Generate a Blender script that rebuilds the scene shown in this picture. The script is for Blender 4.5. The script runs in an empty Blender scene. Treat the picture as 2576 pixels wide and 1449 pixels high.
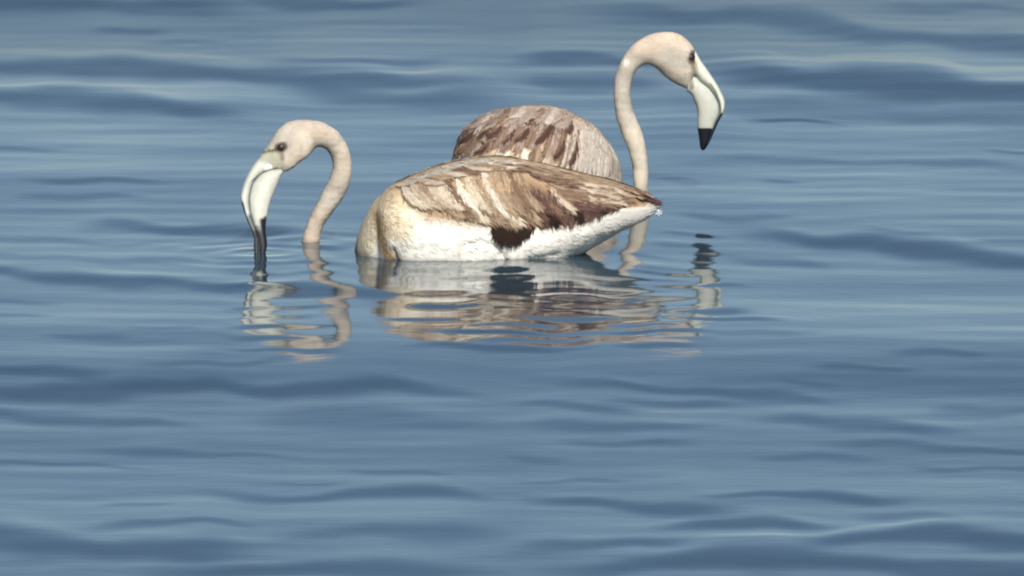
import bpy, bmesh, math, random
import numpy as np
from mathutils import Vector
from mathutils.bvhtree import BVHTree

random.seed(7); RNG = np.random.default_rng(7)
scene = bpy.context.scene
C = scene.collection
R = math.radians

# ------------------------------------------------------------------ camera, sky, sun, exposure
PXM = 1700.0            # picture pixels (2576 wide) per metre at the aim point
DIST = 25.0             # metres from the camera on the bank to the aim point on the water
ELEV = R(7.4)
CAM = np.array([0.0, -DIST*math.cos(ELEV), DIST*math.sin(ELEV)])
cam_d = bpy.data.cameras.new('camera'); cam = bpy.data.objects.new('camera', cam_d); C.objects.link(cam)
cam.location = CAM; cam.rotation_euler = (R(90)-ELEV, 0, 0)
cam_d.sensor_width = 36.0; cam_d.lens = 36.0*DIST/(2576.0/PXM)
cam_d.clip_start = 0.5; cam_d.clip_end = 9000.0
scene.camera = cam

SUN_EL, SUN_ROT = R(40), R(168)
world = bpy.data.worlds.new('World'); scene.world = world; world.use_nodes = True
wn = world.node_tree.nodes; wl = world.node_tree.links
sky = wn.new('ShaderNodeTexSky'); sky.sky_type = 'NISHITA'; sky.sun_disc = False
sky.sun_elevation = SUN_EL; sky.sun_rotation = SUN_ROT
sky.altitude = 2000; sky.air_density = 1.0; sky.dust_density = 0.12; sky.ozone_density = 1.3
bg = wn['Background']; bg.inputs['Strength'].default_value = 0.065
wl.new(sky.outputs['Color'], bg.inputs['Color'])

sun_d = bpy.data.lights.new('sun', 'SUN'); sun_d.energy = 4.8; sun_d.angle = R(0.53); sun_d.color = (1.0, 0.955, 0.88)
sun = bpy.data.objects.new('sun', sun_d); C.objects.link(sun)
sdir = Vector((math.cos(SUN_EL)*math.sin(SUN_ROT), math.cos(SUN_EL)*math.cos(SUN_ROT), math.sin(SUN_EL)))
sun.rotation_euler = (-sdir).to_track_quat('-Z', 'Y').to_euler(); sun.location = sdir*30

vs = scene.view_settings
scene.cycles.pixel_filter_type = 'BLACKMAN_HARRIS'; scene.cycles.filter_width = 2.1      # the soft focus of a long lens
vs.view_transform = 'Standard'; vs.look = 'None'; vs.exposure = 0.3; vs.gamma = 1.0; vs.use_curve_mapping = False

# ------------------------------------------------------------------ picture <-> place
FWD = np.array([0, math.cos(ELEV), -math.sin(ELEV)]); UPV = np.array([0, math.sin(ELEV), math.cos(ELEV)]); RGT = np.array([1.0, 0, 0])
FPX = PXM*DIST
def ray(px, py):
    return FWD + RGT*((px-1288.0)/FPX) - UPV*((py-724.5)/FPX)
def at(px, py, Y):
    """Point of the picture ray that lies on the upright plane y = Y."""
    d = ray(px, py); return CAM + d*((Y-CAM[1])/d[1])
def on_water_y(py):
    d = ray(1288, py); return (CAM + d*(-CAM[2]/d[2]))[1]
def project(P):
    """World points (n,3) to picture pixels (n,2)."""
    v = np.asarray(P, float)-CAM
    w = v@FWD
    return np.stack([1288.0+FPX*(v@RGT)/w, 724.5-FPX*(v@UPV)/w], -1)

def lin(r, g, b, k=0.92):
    c = np.array([r, g, b])/255.0
    return np.where(c <= 0.04045, c/12.92, ((c+0.055)/1.055)**2.4)*k

def sstep(a, b, x):
    t = np.clip((x-a)/(b-a), 0, 1); return t*t*(3-2*t)

# ------------------------------------------------------------------ mesh helpers
def mesh_obj(name, verts, faces, mat, parent=None, cols=None, smooth=True, origin=None, normals=None):
    v = np.asarray(verts, float)
    if origin is not None: v = v-np.asarray(origin)
    me = bpy.data.meshes.new(name)
    me.from_pydata(v.tolist(), [], [tuple(f) for f in faces]); me.update()
    if smooth: me.polygons.foreach_set('use_smooth', np.ones(len(me.polygons), bool))
    if cols is not None: set_cols(me, cols)
    if normals is not None: me.normals_split_custom_set_from_vertices(normals.tolist())
    me.materials.append(mat)
    o = bpy.data.objects.new(name, me); C.objects.link(o)
    if parent is not None: o.parent = parent
    return o
def set_cols(me, cols):
    a = me.color_attributes.new('Col', 'FLOAT_COLOR', 'POINT')
    c = np.ones((len(me.vertices), 4), np.float32); c[:, :3] = cols
    a.data.foreach_set('color', c.ravel())
def verts_of(me):
    v = np.empty(len(me.vertices)*3); me.vertices.foreach_get('co', v); return v.reshape(-1, 3)

def catmull(pts, n):
    """Smooth resampling of control rows by chord length."""
    p = np.asarray(pts, float)
    d = np.linalg.norm(np.diff(p[:, :2], axis=0), axis=1); d = np.maximum(d, 1e-6)
    u = np.concatenate([[0], np.cumsum(d**0.5)]); u /= u[-1]
    m = np.empty_like(p)
    m[1:-1] = (p[2:]-p[:-2])/(u[2:]-u[:-2])[:, None]
    m[0] = (p[1]-p[0])/(u[1]-u[0]); m[-1] = (p[-1]-p[-2])/(u[-1]-u[-2])
    t = np.linspace(0, 1, n); i = np.clip(np.searchsorted(u, t, 'right')-1, 0, len(p)-2)
    h = (u[i+1]-u[i]); s = ((t-u[i])/h)[:, None]; h = h[:, None]
    return ((2*s**3-3*s**2+1)*p[i]+(s**3-2*s**2+s)*h*m[i]+(-2*s**3+3*s**2)*p[i+1]+(s**3-s**2)*h*m[i+1])

def rings_mesh(rings):
    n = len(rings[0]); V = [p for r in rings for p in r]; F = []
    for i in range(len(rings)-1):
        for j in range(n):
            a = i*n+j; b = i*n+(j+1) % n
            F.append((a, b, b+n, a+n))
    F.append(tuple(range(n-1, -1, -1))); F.append(tuple(range((len(rings)-1)*n, len(rings)*n)))
    return V, F

def contour_loft(pairs, conv, lat, Ys, nst=50, nseg=20, power=2.0):
    """Tube through (outer | inner) outline pairs; lat = half thickness across the picture, Ys = distance of its middle."""
    rows = [list(conv(*a))+list(conv(*b))+[l, y] for (a, b), l, y in zip(pairs, lat, Ys)]
    rows = catmull(rows, nst); rings = []
    for r in rows:
        o = at(r[0], r[1], r[5]); q = at(r[2], r[3], r[5]); c = (o+q)/2; h = (o-q)/2
        ring = []
        for k in range(nseg):
            t = 2*math.pi*k/nseg; ct, st = math.cos(t), math.sin(t)
            e = 2.0/power
            ring.append(c+h*math.copysign(abs(ct)**e, ct)+np.array([0, r[4], 0])*math.copysign(abs(st)**e, st))
        rings.append(ring)
    return rings_mesh(rings)

def fuse(parts, voxel, smooth_n):
    """Several overlapping closed lofts grown into ONE continuous skin."""
    V = []; F = []
    for v, f in parts:
        k = len(V); V += [list(p) for p in v]; F += [tuple(i+k for i in q) for q in f]
    me = bpy.data.meshes.new('tmp'); me.from_pydata(V, [], F)
    bm = bmesh.new(); bm.from_mesh(me); bmesh.ops.recalc_face_normals(bm, faces=bm.faces); bm.to_mesh(me); bm.free()
    o = bpy.data.objects.new('tmp', me); C.objects.link(o)
    m = o.modifiers.new('r', 'REMESH'); m.mode = 'VOXEL'; m.voxel_size = voxel
    dg = bpy.context.evaluated_depsgraph_get()
    out = bpy.data.meshes.new_from_object(o.evaluated_get(dg))
    bpy.data.objects.remove(o); bpy.data.meshes.remove(me)
    bm = bmesh.new(); bm.from_mesh(out)
    for _ in range(smooth_n): bmesh.ops.smooth_vert(bm, verts=bm.verts, factor=0.5, use_axis_x=True, use_axis_y=True, use_axis_z=True)
    bm.to_mesh(out); bm.free()
    return out

def seg_dist(P, pts):
    d = np.full(len(P), 1e9); pts = np.asarray(pts, float)
    if len(pts) == 1: return np.linalg.norm(P-pts[0], axis=1)
    for a, b in zip(pts[:-1], pts[1:]):
        ab = b-a; t = np.clip(((P-a)@ab)/max(ab@ab, 1e-9), 0, 1)
        d = np.minimum(d, np.linalg.norm(P-(a+t[:, None]*ab), axis=1))
    return d
def paint(P, base, strokes):
    col = np.tile(np.asarray(base, float), (len(P), 1))
    for pts, r, soft, c, al in strokes:
        w = al*(1-sstep(r-soft, r+soft, seg_dist(P, pts)))
        col += (np.asarray(c)-col)*w[:, None]
    return col
def vnoise(P, scale, seed):
    """Cheap smooth noise from a few plane waves, about -1..1."""
    g = np.random.default_rng(seed); n = np.zeros(len(P))
    for _ in range(9):
        k = g.normal(size=3)*scale; n += np.sin(P@k+g.uniform(0, 6.28))
    return n/4.0

# ------------------------------------------------------------------ materials
def new_mat(name):
    m = bpy.data.materials.new(name); m.use_nodes = True
    return m, m.node_tree.nodes, m.node_tree.links, m.node_tree.nodes['Principled BSDF']
def plumage_material(name, rough, nscale, contrast, bump, stretch=(1, 1, 1), sheen=0.0, thin=0.0):
    m, n, l, b = new_mat(name)
    at_ = n.new('ShaderNodeAttribute'); at_.attribute_name = 'Col'
    tc = n.new('ShaderNodeTexCoord'); mp = n.new('ShaderNodeMapping'); mp.inputs['Scale'].default_value = stretch
    nz = n.new('ShaderNodeTexNoise'); nz.inputs['Scale'].default_value = nscale; nz.inputs['Detail'].default_value = 4
    l.new(tc.outputs['Object'], mp.inputs['Vector']); l.new(mp.outputs['Vector'], nz.inputs['Vector'])
    rg = n.new('ShaderNodeMapRange'); rg.inputs['From Min'].default_value = 0.25; rg.inputs['From Max'].default_value = 0.75
    rg.inputs['To Min'].default_value = 1-contrast; rg.inputs['To Max'].default_value = 1+contrast*0.6
    l.new(nz.outputs['Fac'], rg.inputs['Value'])
    mx = n.new('ShaderNodeVectorMath'); mx.operation = 'SCALE'
    l.new(at_.outputs['Color'], mx.inputs[0]); l.new(rg.outputs['Result'], mx.inputs['Scale'])
    l.new(mx.outputs['Vector'], b.inputs['Base Color'])
    b.inputs['Roughness'].default_value = rough; b.inputs['Specular IOR Level'].default_value = 0.25
    b.inputs['Sheen Weight'].default_value = sheen
    if thin:
        tr = n.new('ShaderNodeBsdfTranslucent'); ms = n.new('ShaderNodeMixShader'); ms.inputs['Fac'].default_value = thin
        l.new(mx.outputs['Vector'], tr.inputs['Color']); l.new(b.outputs['BSDF'], ms.inputs[1]); l.new(tr.outputs['BSDF'], ms.inputs[2]); l.new(ms.outputs['Shader'], n['Material Output'].inputs['Surface'])
    if bump:
        bp = n.new('ShaderNodeBump'); bp.inputs['Strength'].default_value = bump; bp.inputs['Distance'].default_value = 0.004
        l.new(nz.outputs['Fac'], bp.inputs['Height']); l.new(bp.outputs['Normal'], b.inputs['Normal'])
    return m
M_body = plumage_material('soft_plumage', 0.9, 90, 0.04, 0.05, (0.6, 1, 1.4))
M_feather = plumage_material('feather_vane', 0.8, 260, 0.08, 0.12, (0.5, 1, 1), 0, 0.3)
M_fuzz = plumage_material('downy_barbs', 0.95, 200, 0.03, 0, (1, 1, 1), 0, 0.25)
M_bill = plumage_material('bill_horn', 0.55, 75, 0.13, 0.08)
M_eye, n_, l_, b_ = new_mat('dark_eye')
b_.inputs['Base Color'].default_value = (0.016, 0.010, 0.008, 1); b_.inputs['Roughness'].default_value = 0.45
M_drop, n_, l_, b_ = new_mat('water_drop')
b_.inputs['Base Color'].default_value = (0.95, 0.97, 1, 1); b_.inputs['Roughness'].default_value = 0.02
b_.inputs['IOR'].default_value = 1.33; b_.inputs['Transmission Weight'].default_value = 0.75

M_water, n_, l_, b_ = new_mat('lake_water')
b_.inputs['Base Color'].default_value = (0.022, 0.046, 0.066, 1); b_.inputs['Roughness'].default_value = 0.06
b_.inputs['IOR'].default_value = 1.333
tc = n_.new('ShaderNodeTexCoord'); mp = n_.new('ShaderNodeMapping'); mp.inputs['Scale'].default_value = (0.45, 1, 1)
nz = n_.new('ShaderNodeTexNoise'); nz.inputs['Scale'].default_value = 40; nz.inputs['Detail'].default_value = 2
bp = n_.new('ShaderNodeBump'); bp.inputs['Distance'].default_value = 0.01
l_.new(tc.outputs['Object'], mp.inputs['Vector']); l_.new(mp.outputs['Vector'], nz.inputs['Vector'])
# a breeze roughens the open water beyond the birds
sx = n_.new('ShaderNodeSeparateXYZ'); l_.new(tc.outputs['Object'], sx.inputs[0])
cat = n_.new('ShaderNodeTexNoise'); cat.inputs['Scale'].default_value = 0.9; cat.inputs['Detail'].default_value = 2; l_.new(tc.outputs['Object'], cat.inputs['Vector'])
ad = n_.new('ShaderNodeMath'); ad.operation = 'MULTIPLY_ADD'; ad.inputs[1].default_value = 1.6; l_.new(cat.outputs['Fac'], ad.inputs[0]); l_.new(sx.outputs['Y'], ad.inputs[2])
mr = n_.new('ShaderNodeMapRange'); mr.interpolation_type = 'SMOOTHSTEP'
for k_, v_ in (('From Min', 2.2), ('From Max', 4.6), ('To Min', 0.05), ('To Max', 0.22)): mr.inputs[k_].default_value = v_
l_.new(ad.outputs[0], mr.inputs['Value']); l_.new(mr.outputs['Result'], b_.inputs['Roughness']); bp.inputs['Strength'].default_value = 0.018
l_.new(nz.outputs['Fac'], bp.inputs['Height']); l_.new(bp.outputs['Normal'], b_.inputs['Normal'])

# ------------------------------------------------------------------ the water: one sheet to the horizon with modelled wavelets
# each wavelet: crest line in picture pixels, half breadth, how steep its near face is (minus: leaning away)
WAVES = [
 ([(0,8),(250,14),(650,24)],15,.8), ([(600,6),(900,14),(1100,10)],10,.7), ([(230,70),(430,76)],9,.5), ([(360,106),(580,100)],8,.3),
 ([(0,125),(250,133),(500,138),(720,150)],8,-1.0), ([(0,162),(200,166),(450,172),(650,185),(900,200),(1320,215)],17,.8),
 ([(0,206),(220,201)],6,-.5), ([(0,232),(200,240),(400,256),(640,292)],20,.8), ([(540,176),(750,186),(1000,181),(1300,175)],6,-.7),
 ([(640,152),(900,160),(1150,155)],8,.5), ([(660,214),(1000,242),(1300,250)],20,.6), ([(560,62),(900,76),(1300,60)],10,-.35),
 ([(0,320),(400,345),(640,340)],26,-.35), ([(0,371),(160,372)],4,.35), ([(40,452),(300,455),(430,461)],5,.6), ([(20,490),(200,492),(390,498)],6,.55),
 ([(0,512),(420,522)],9,-.3), ([(180,572),(280,562),(420,574),(600,580),(790,594)],14,.85), ([(0,604),(200,610),(470,616)],7,.35),
 ([(0,650),(250,655),(520,666)],9,.35), ([(0,690),(150,700),(350,715),(600,727),(800,737),(1000,748),(1280,746)],12,1.0),
 ([(0,668),(300,680)],6,-.2), ([(0,760),(140,762)],5,.3), ([(0,795),(120,797)],5,.4), ([(310,830),(520,832)],5,.35), ([(90,853),(250,858),(340,855)],5,.45),
 ([(0,880),(300,900),(560,882)],34,-.5), ([(330,922),(450,920),(560,924),(700,906),(760,905)],7,.45),
 ([(0,935),(120,942),(280,946)],10,.65),
 ([(0,985),(200,980),(400,970),(550,965),(700,975),(900,970),(1000,968),(1150,980),(1320,998)],14,.9), ([(0,1010),(400,1016)],7,-.35),
 ([(0,1030),(200,1045),(400,1055),(520,1060)],11,.6), ([(580,1035),(900,1040),(1300,1060)],24,.4),
 ([(220,1122),(400,1125),(600,1130),(830,1141)],7,.5), ([(0,1145),(250,1155),(420,1165)],5,.4), ([(280,1098),(900,1152)],18,-.35),
 ([(860,1165),(1000,1175),(1160,1188)],5,.4), ([(470,1228),(600,1240),(700,1245),(850,1230),(1000,1222),(1150,1228),(1300,1246)],11,.75),
 ([(690,1203),(870,1200)],4,.3), ([(250,1255),(440,1258)],5,.35), ([(220,1312),(400,1308),(500,1305),(660,1310)],9,.65), ([(90,1328),(520,1338)],7,-.5),
 ([(0,1340),(100,1358),(250,1374),(450,1376),(680,1382)],24,.8), ([(660,1346),(850,1330),(1050,1325),(1310,1332)],18,.6), ([(0,1420),(500,1405),(720,1400)],8,-.5),
 ([(280,1442),(600,1430),(900,1418),(1100,1425),(1320,1436)],18,.75),
 ([(1280,948),(1450,958),(1650,972),(1850,985),(2000,995),(2170,1012)],8,.65), ([(1340,935),(1570,943)],6,-.35), ([(1280,1002),(1450,1015),(1620,1026)],9,.6),
 ([(1400,999),(1580,1021),(1920,1030)],5,-.4), ([(1500,1000),(1700,1005),(1870,1013)],7,.5), ([(1280,1060),(1500,1060),(1820,1066)],12,.5), ([(1410,1100),(1600,1105),(1770,1105)],9,.5),
 ([(1860,1046),(2000,1045),(2150,1060),(2300,1075),(2470,1081)],12,.65), ([(2030,929),(2200,930),(2320,928)],7,.65), ([(2230,894),(2370,890),(2500,904)],7,.55), ([(1960,964),(2100,965)],5,.4),
 ([(2330,1031),(2600,1020)],10,.5), ([(1880,1141),(2050,1138),(2220,1146)],7,.4), ([(2020,1108),(2300,1110),(2600,1131)],8,.5), ([(2280,1165),(2450,1168),(2600,1170)],7,.6), ([(1280,1137),(1420,1143)],6,.35),
 ([(1480,1150),(1800,1195),(2100,1200),(2600,1228)],26,-.5), ([(1280,1197),(1450,1195),(1600,1203)],5,.45), ([(1280,1245),(1450,1250),(1600,1262),(1750,1275),(1900,1276)],13,.85),
 ([(1730,1241),(1900,1238),(2050,1235),(2200,1248),(2320,1251)],8,.85), ([(1630,1313),(1800,1310),(1950,1309),(2120,1316)],10,.95), ([(2140,1284),(2300,1290),(2420,1301)],8,.4),
 ([(1690,1341),(2050,1335),(2200,1312),(2350,1308),(2470,1324)],5,-.8), ([(1980,1357),(2150,1345),(2280,1337),(2400,1340),(2600,1362)],16,1.0), ([(1270,1376),(1450,1360),(1600,1350),(1770,1356)],14,.65),
 ([(1270,1432),(1450,1425),(1700,1400),(1850,1390),(2050,1395),(2300,1420),(2600,1432)],22,.9),
 ([(1380,42),(1600,38),(1850,42),(2000,56),(2200,95),(2400,110),(2600,116)],19,.75), ([(2180,20),(2600,30)],9,.5), ([(1280,156),(1450,148),(1700,160)],10,.8), ([(1280,205),(1450,200),(1700,210)],14,.7),
 ([(1830,134),(2000,149),(2200,160),(2400,174),(2600,181)],10,-1.1), ([(1720,184),(1800,186),(2000,200),(2200,218),(2400,226),(2600,242)],25,1.1), ([(1680,262),(2000,266),(2600,292)],24,.45),
 ([(1880,290),(1960,294),(2110,300)],4,.8), ([(1920,447),(2010,446)],4,.6), ([(1650,445),(1730,447)],4,.4), ([(1640,402),(1900,395),(2200,398),(2600,411)],8,.35),
 ([(1620,468),(2600,482)],36,-.3), ([(2480,372),(2600,373)],4,.5), ([(1680,540),(1800,545),(2020,545)],6,.55),
 ([(1820,579),(1950,590),(2050,609),(2200,606),(2300,620),(2450,645),(2600,657)],16,1.1), ([(1650,582),(1780,590),(1840,595)],5,.5), ([(1770,640),(1900,650),(2120,666)],8,.45),
 ([(2160,575),(2370,591)],5,.35), ([(2460,605),(2600,610)],6,.4), ([(1690,835),(1900,840),(2070,846)],6,.45),
 # ripples thrown off by the two bodies
 ([(860,676),(1000,684),(1150,690),(1420,684)],7,.55), ([(930,770),(1150,778),(1400,774)],6,.35), ([(1240,700),(1500,704),(1650,700)],5,.6), ([(1250,733),(1480,730),(1700,737)],5,.55),
 ([(1300,757),(1500,752),(1640,756)],5,.5), ([(1200,802),(1420,798),(1650,806)],5,.45), ([(1000,838),(1300,842),(1640,838)],7,.5), ([(560,686),(700,690)],5,.5), ([(570,782),(720,785)],5,.35), ([(580,828),(740,830)],5,.35),
 ([(960,880),(1280,876),(1560,880)],6,.5), ([(1500,640),(1700,650)],6,.4), ([(1540,670),(1760,680)],6,.4), ([(1640,612),(1760,616)],5,.5), ([(640,615),(800,622),(900,628)],6,.6),
]
_g = np.random.default_rng(21)
for _y in range(688, 890, 17):      # fine ripples spreading from the birds
    _x = 960 + _g.uniform(0, 300)
    while _x < 1720:
        _l = _g.uniform(140, 420); _s = _g.uniform(-4, 4); WAVES.append(([(_x, _y-_s), (_x+_l/2, _y+_g.uniform(-2, 2)), (_x+_l, _y+_s)], _g.uniform(4.0, 6.0), _g.uniform(0.4, 1.2))); _x += _l+_g.uniform(20, 160)
for _y in range(668, 900, 27):
    WAVES.append(([(560+_g.uniform(-20, 30), _y), (700, _y+_g.uniform(-3, 3)), (830+_g.uniform(-40, 60), _y+_g.uniform(-4, 4))], _g.uniform(4, 6), _g.uniform(0.4, 0.9)))
SLOPE = 0.056
def build_water():
    def axis(lo, hi, step, far, grow):
        a = list(np.arange(lo, hi+step/2, step)); s = step
        b = [hi]
        while b[-1] < far: s *= grow; b.append(b[-1]+s)
        s = step; c = [lo]
        while c[-1] > -far: s *= grow; c.append(c[-1]-s)
        return np.array(c[:0:-1]+a+b[1:]), len(c)-1, len(a)
    xs, x0, nx = axis(-1.35, 1.35, 0.010, 4000, 1.18)
    ys, y0, ny = axis(-4.8, 5.6, 0.0070, 4000, 1.12)
    X, Y = np.meshgrid(xs, ys)
    # pixel place of every point of the fine patch
    xd = xs[x0:x0+nx]; yd = ys[y0:y0+ny]; XD, YD = np.meshgrid(xd, yd)
    pix = project(np.stack([XD.ravel(), YD.ravel(), np.zeros(XD.size)], -1))
    PX = pix[:, 0].reshape(XD.shape); PY = pix[:, 1].reshape(XD.shape)
    S = np.zeros(XD.shape)
    wob = 3.0*np.sin(PX*0.013+PY*0.021)+2.0*np.sin(PX*0.031-PY*0.017+1)
    for pts, t, a in WAVES:
        p = np.array(pts, float); x0_, x1_ = p[0, 0], p[-1, 0]
        yc = np.interp(PX, p[:, 0], p[:, 1]); L = x1_-x0_; e = max(30.0, 0.28*L)
        lo = sstep(x0_-20, x0_+e, PX) if x0_ > 5 else 1.0
        hi = 1-sstep(x1_-e, x1_+20, PX) if x1_ < 2570 else 1.0
        tt = t*1.12*(0.9+0.25*np.sin(PX*0.011+pts[0][1]))
        S += (a if a > 0 else a*0.38)*(1.25 if p[:, 1].mean() < 300 else 1.0)*lo*hi*np.exp(-(np.abs(PY+wob-yc)/tt)**2.4)
        if a > 0: S -= 0.12*a*lo*hi*np.exp(-(np.abs(PY+wob-yc+1.75*tt)/(0.8*tt))**2)
    S *= SLOPE
    S += SLOPE*(0.25*np.exp(-((PY-400)/170)**2)+0.55*np.exp(-((PY-945)/60)**2)+0.06*np.exp(-((PY-1160)/80)**2))
    dy = yd[1]-yd[0]
    H = np.cumsum(S, 0)*dy
    k = int(1.0/dy)
    def box(A):
        Ap = np.pad(A, ((k, k), (0, 0)), 'edge'); cs = np.cumsum(np.vstack([np.zeros((1, A.shape[1])), Ap]), 0)
        return (cs[2*k+1:]-cs[:-(2*k+1)])/(2*k+1)
    H = H-box(box(H))
    H *= (sstep(-4.8, -4.4, YD)*sstep(5.6, 4.9, YD)*sstep(1.35, 1.1, np.abs(XD)))
    Z = np.zeros(X.shape); Z[y0:y0+ny, x0:x0+nx] = H
    # short wind ripples everywhere the sheet is fine enough to carry them
    cell = np.maximum(np.gradient(xs)[None, :], np.gradient(ys)[:, None])
    g = np.random.default_rng(11)
    for i in range(90):
        wl_ = 0.09*(7.0)**g.uniform(0, 1); th = g.normal(0, 0.30)
        kx, ky = 2*math.pi/wl_*math.sin(th), 2*math.pi/wl_*math.cos(th)
        amp = 0.0014*wl_/(2*math.pi)*g.uniform(0.5, 1.3)
        mod = 0.55+0.45*np.sin(X*g.normal(0, 3)+Y*g.normal(0, 1.6)+g.uniform(0, 6.28))
        Z += amp*mod*np.sin(kx*X+ky*Y+g.uniform(0, 6.28))*sstep(wl_*0.35, wl_*0.12, cell)
    for i in range(24):
        wl_ = 0.6*(20.0)**g.uniform(0, 1); th = g.normal(0, 0.45)
        kx, ky = 2*math.pi/wl_*math.sin(th), 2*math.pi/wl_*math.cos(th)
        inner = 0.12+0.88*(1-sstep(4.5, 2.6, np.maximum(np.abs(X), np.abs(Y)-2.8)))
        Z += 0.012*wl_/(2*math.pi)*inner*np.sin(kx*X+ky*Y+g.uniform(0, 6.28))*sstep(wl_*0.35, wl_*0.12, cell)
    def ring(px, py, amp, lam, dec, rx=0.0, ry=0.0, mask=None):
        yy = on_water_y(py); xx = at(px, py, yy)[0]
        dx = X-xx; dyy = Y-yy; r = np.sqrt(dx*dx+dyy*dyy)
        if rx: q = np.sqrt((dx/rx)**2+(dyy/ry)**2); r = np.maximum(0, (q-1))*np.where(q > 1, r/np.maximum(q, 1e-6), 0)
        return amp*np.cos(2*math.pi*r/lam+0.6)*np.exp(-r/dec)*sstep(0.02, 0.013, cell)
    Z += 0.6*(ring(783, 611, 0.0009, 0.070, 0.08)+ring(655, 640, 0.0010, 0.062, 0.09)+ring(1160, 638, 0.0014, 0.095, 0.10, 0.155, 0.118)+ring(1612, 484, 0.0003, 0.07, 0.07))*(0.75+0.5*np.sin(3.1*X+5.3*Y)*np.sin(7.7*X-2.0*Y))
    nyt, nxt = X.shape
    me = bpy.data.meshes.new('water')
    me.vertices.add(X.size); me.vertices.foreach_set('co', np.stack([X, Y, Z], -1).astype(np.float32).ravel())
    idx = np.arange(X.size).reshape(nyt, nxt)
    q = np.stack([idx[:-1, :-1], idx[:-1, 1:], idx[1:, 1:], idx[1:, :-1]], -1).reshape(-1, 4)
    me.loops.add(q.size); me.loops.foreach_set('vertex_index', q.ravel().astype(np.int32))
    me.polygons.add(len(q)); me.polygons.foreach_set('loop_start', (np.arange(len(q))*4).astype(np.int32))
    me.polygons.foreach_set('use_smooth', np.ones(len(q), bool))
    me.update(); me.validate(); me.materials.append(M_water)
    o = bpy.data.objects.new('water', me); C.objects.link(o); o['kind'] = 'structure'
    return o
build_water()

# ------------------------------------------------------------------ birds: shared builders
CREAM = lin(232,214,184); WHITE = lin(246,242,232); TAN = lin(205,180,142); BROWN = lin(150,116,86); DARK = lin(70,42,34)
PURPLE = lin(104,70,64); NECK = lin(187,177,164); PINK = lin(214,192,172); PALE = lin(210,200,188); GREY = lin(150,140,128)
HORN = lin(193,193,181); SKIN = lin(158,158,138); BLACK = lin(24,27,34); HORNGREY = lin(96,96,92)

def thing(name, label, cat, loc, group=None):
    o = bpy.data.objects.new(name, None); C.objects.link(o); o.location = loc; o.empty_display_size = 0.05
    o['label'] = label; o['category'] = cat
    if group: o['group'] = group
    return o

def cast(bvh, px, py):
    d = Vector(ray(px, py)).normalized()
    h = bvh.ray_cast(Vector(CAM), d)
    return h[0], h[1]

def feather(name, bvh, pts, width, cols, root, parent, mirror=None, lift=(0.0005, 0.004), nl=9, nc=6, blunt=0.6):
    """One vane lying on the body along the picture polyline pts (root first); cols = (shaft, vane, edge, tip)."""
    path = catmull(pts, nl); P = []; N = []; last = None
    for x, y in path:
        h, n = cast(bvh, x, y)
        if h is None:
            if last is None: continue
            q = at(x, y, last[1]); h, n, _, _ = bvh.find_nearest(Vector(q)); h = Vector(q)
        P.append(np.array(h)); N.append(np.array(n)); last = h
    if len(P) < 4: return None
    P = np.array(P); N = np.array(N); m = len(P)
    for _ in range(2): N[1:-1] = (N[:-2]+2*N[1:-1]+N[2:])/4
    N /= np.linalg.norm(N, axis=1)[:, None]
    T = np.gradient(P, axis=0); T /= np.linalg.norm(T, axis=1)[:, None]
    S = np.cross(N, T); S /= np.linalg.norm(S, axis=1)[:, None]
    V = []; K = []; wj = np.random.default_rng(int(abs(P[0, 0])*1e6) % 100000)
    for i in range(m):
        t = i/(m-1)
        w = width*(math.sin(math.pi*min(1, 0.10+0.90*t**0.9))**blunt)*(0.75+0.4*t if t < 0.7 else 1.03)
        for j in range(nc):
            s = 2*j/(nc-1)-1
            jag = 1+0.10*wj.uniform(-1, 1)*(abs(s) > 0.9)
            off = 0.0015+(0.45 if mirror is None else 0.1)*(lift[0]+(lift[1]-lift[0])*t**1.3)-0.14*w*s*s
            V.append(P[i]+S[i]*s*w*jag+N[i]*off+T[i]*(-0.25*w*abs(s)*(t > 0.85)))
            a = abs(s); c = np.array(cols[0])*(1-sstep(0, 0.35, a))+np.array(cols[1])*sstep(0, 0.35, a)
            c = c+(np.array(cols[2])-c)*sstep(0.55, 1.0, a)
            c = c+(np.array(cols[3])-c)*sstep(0.72, 1.0, t)*0.8
            K.append(c)
    F = [((i+1)*nc+j, (i+1)*nc+j+1, i*nc+j+1, i*nc+j) for i in range(m-1) for j in range(nc-1)]
    V = np.array(V); K = np.array(K); NV = np.repeat(N, nc, 0); sv = np.tile(np.linspace(-1, 1, nc), m)
    NV = NV+np.repeat(S, nc, 0)*sv[:, None]*0.22; TV = np.repeat(T, nc, 0)
    if mirror is not None:
        z = mirror(np.zeros((1, 3))); V2 = mirror(V); NV = mirror(NV)-z; TV = mirror(TV)-z; V = V2; F = [f[::-1] for f in F]
    NV /= np.linalg.norm(NV, axis=1)[:, None]
    BARBS.setdefault(parent.name, []).append((V, K, NV, TV, nc))
    return mesh_obj(name, V, F, M_feather, parent, K, origin=root, normals=NV)

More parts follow.
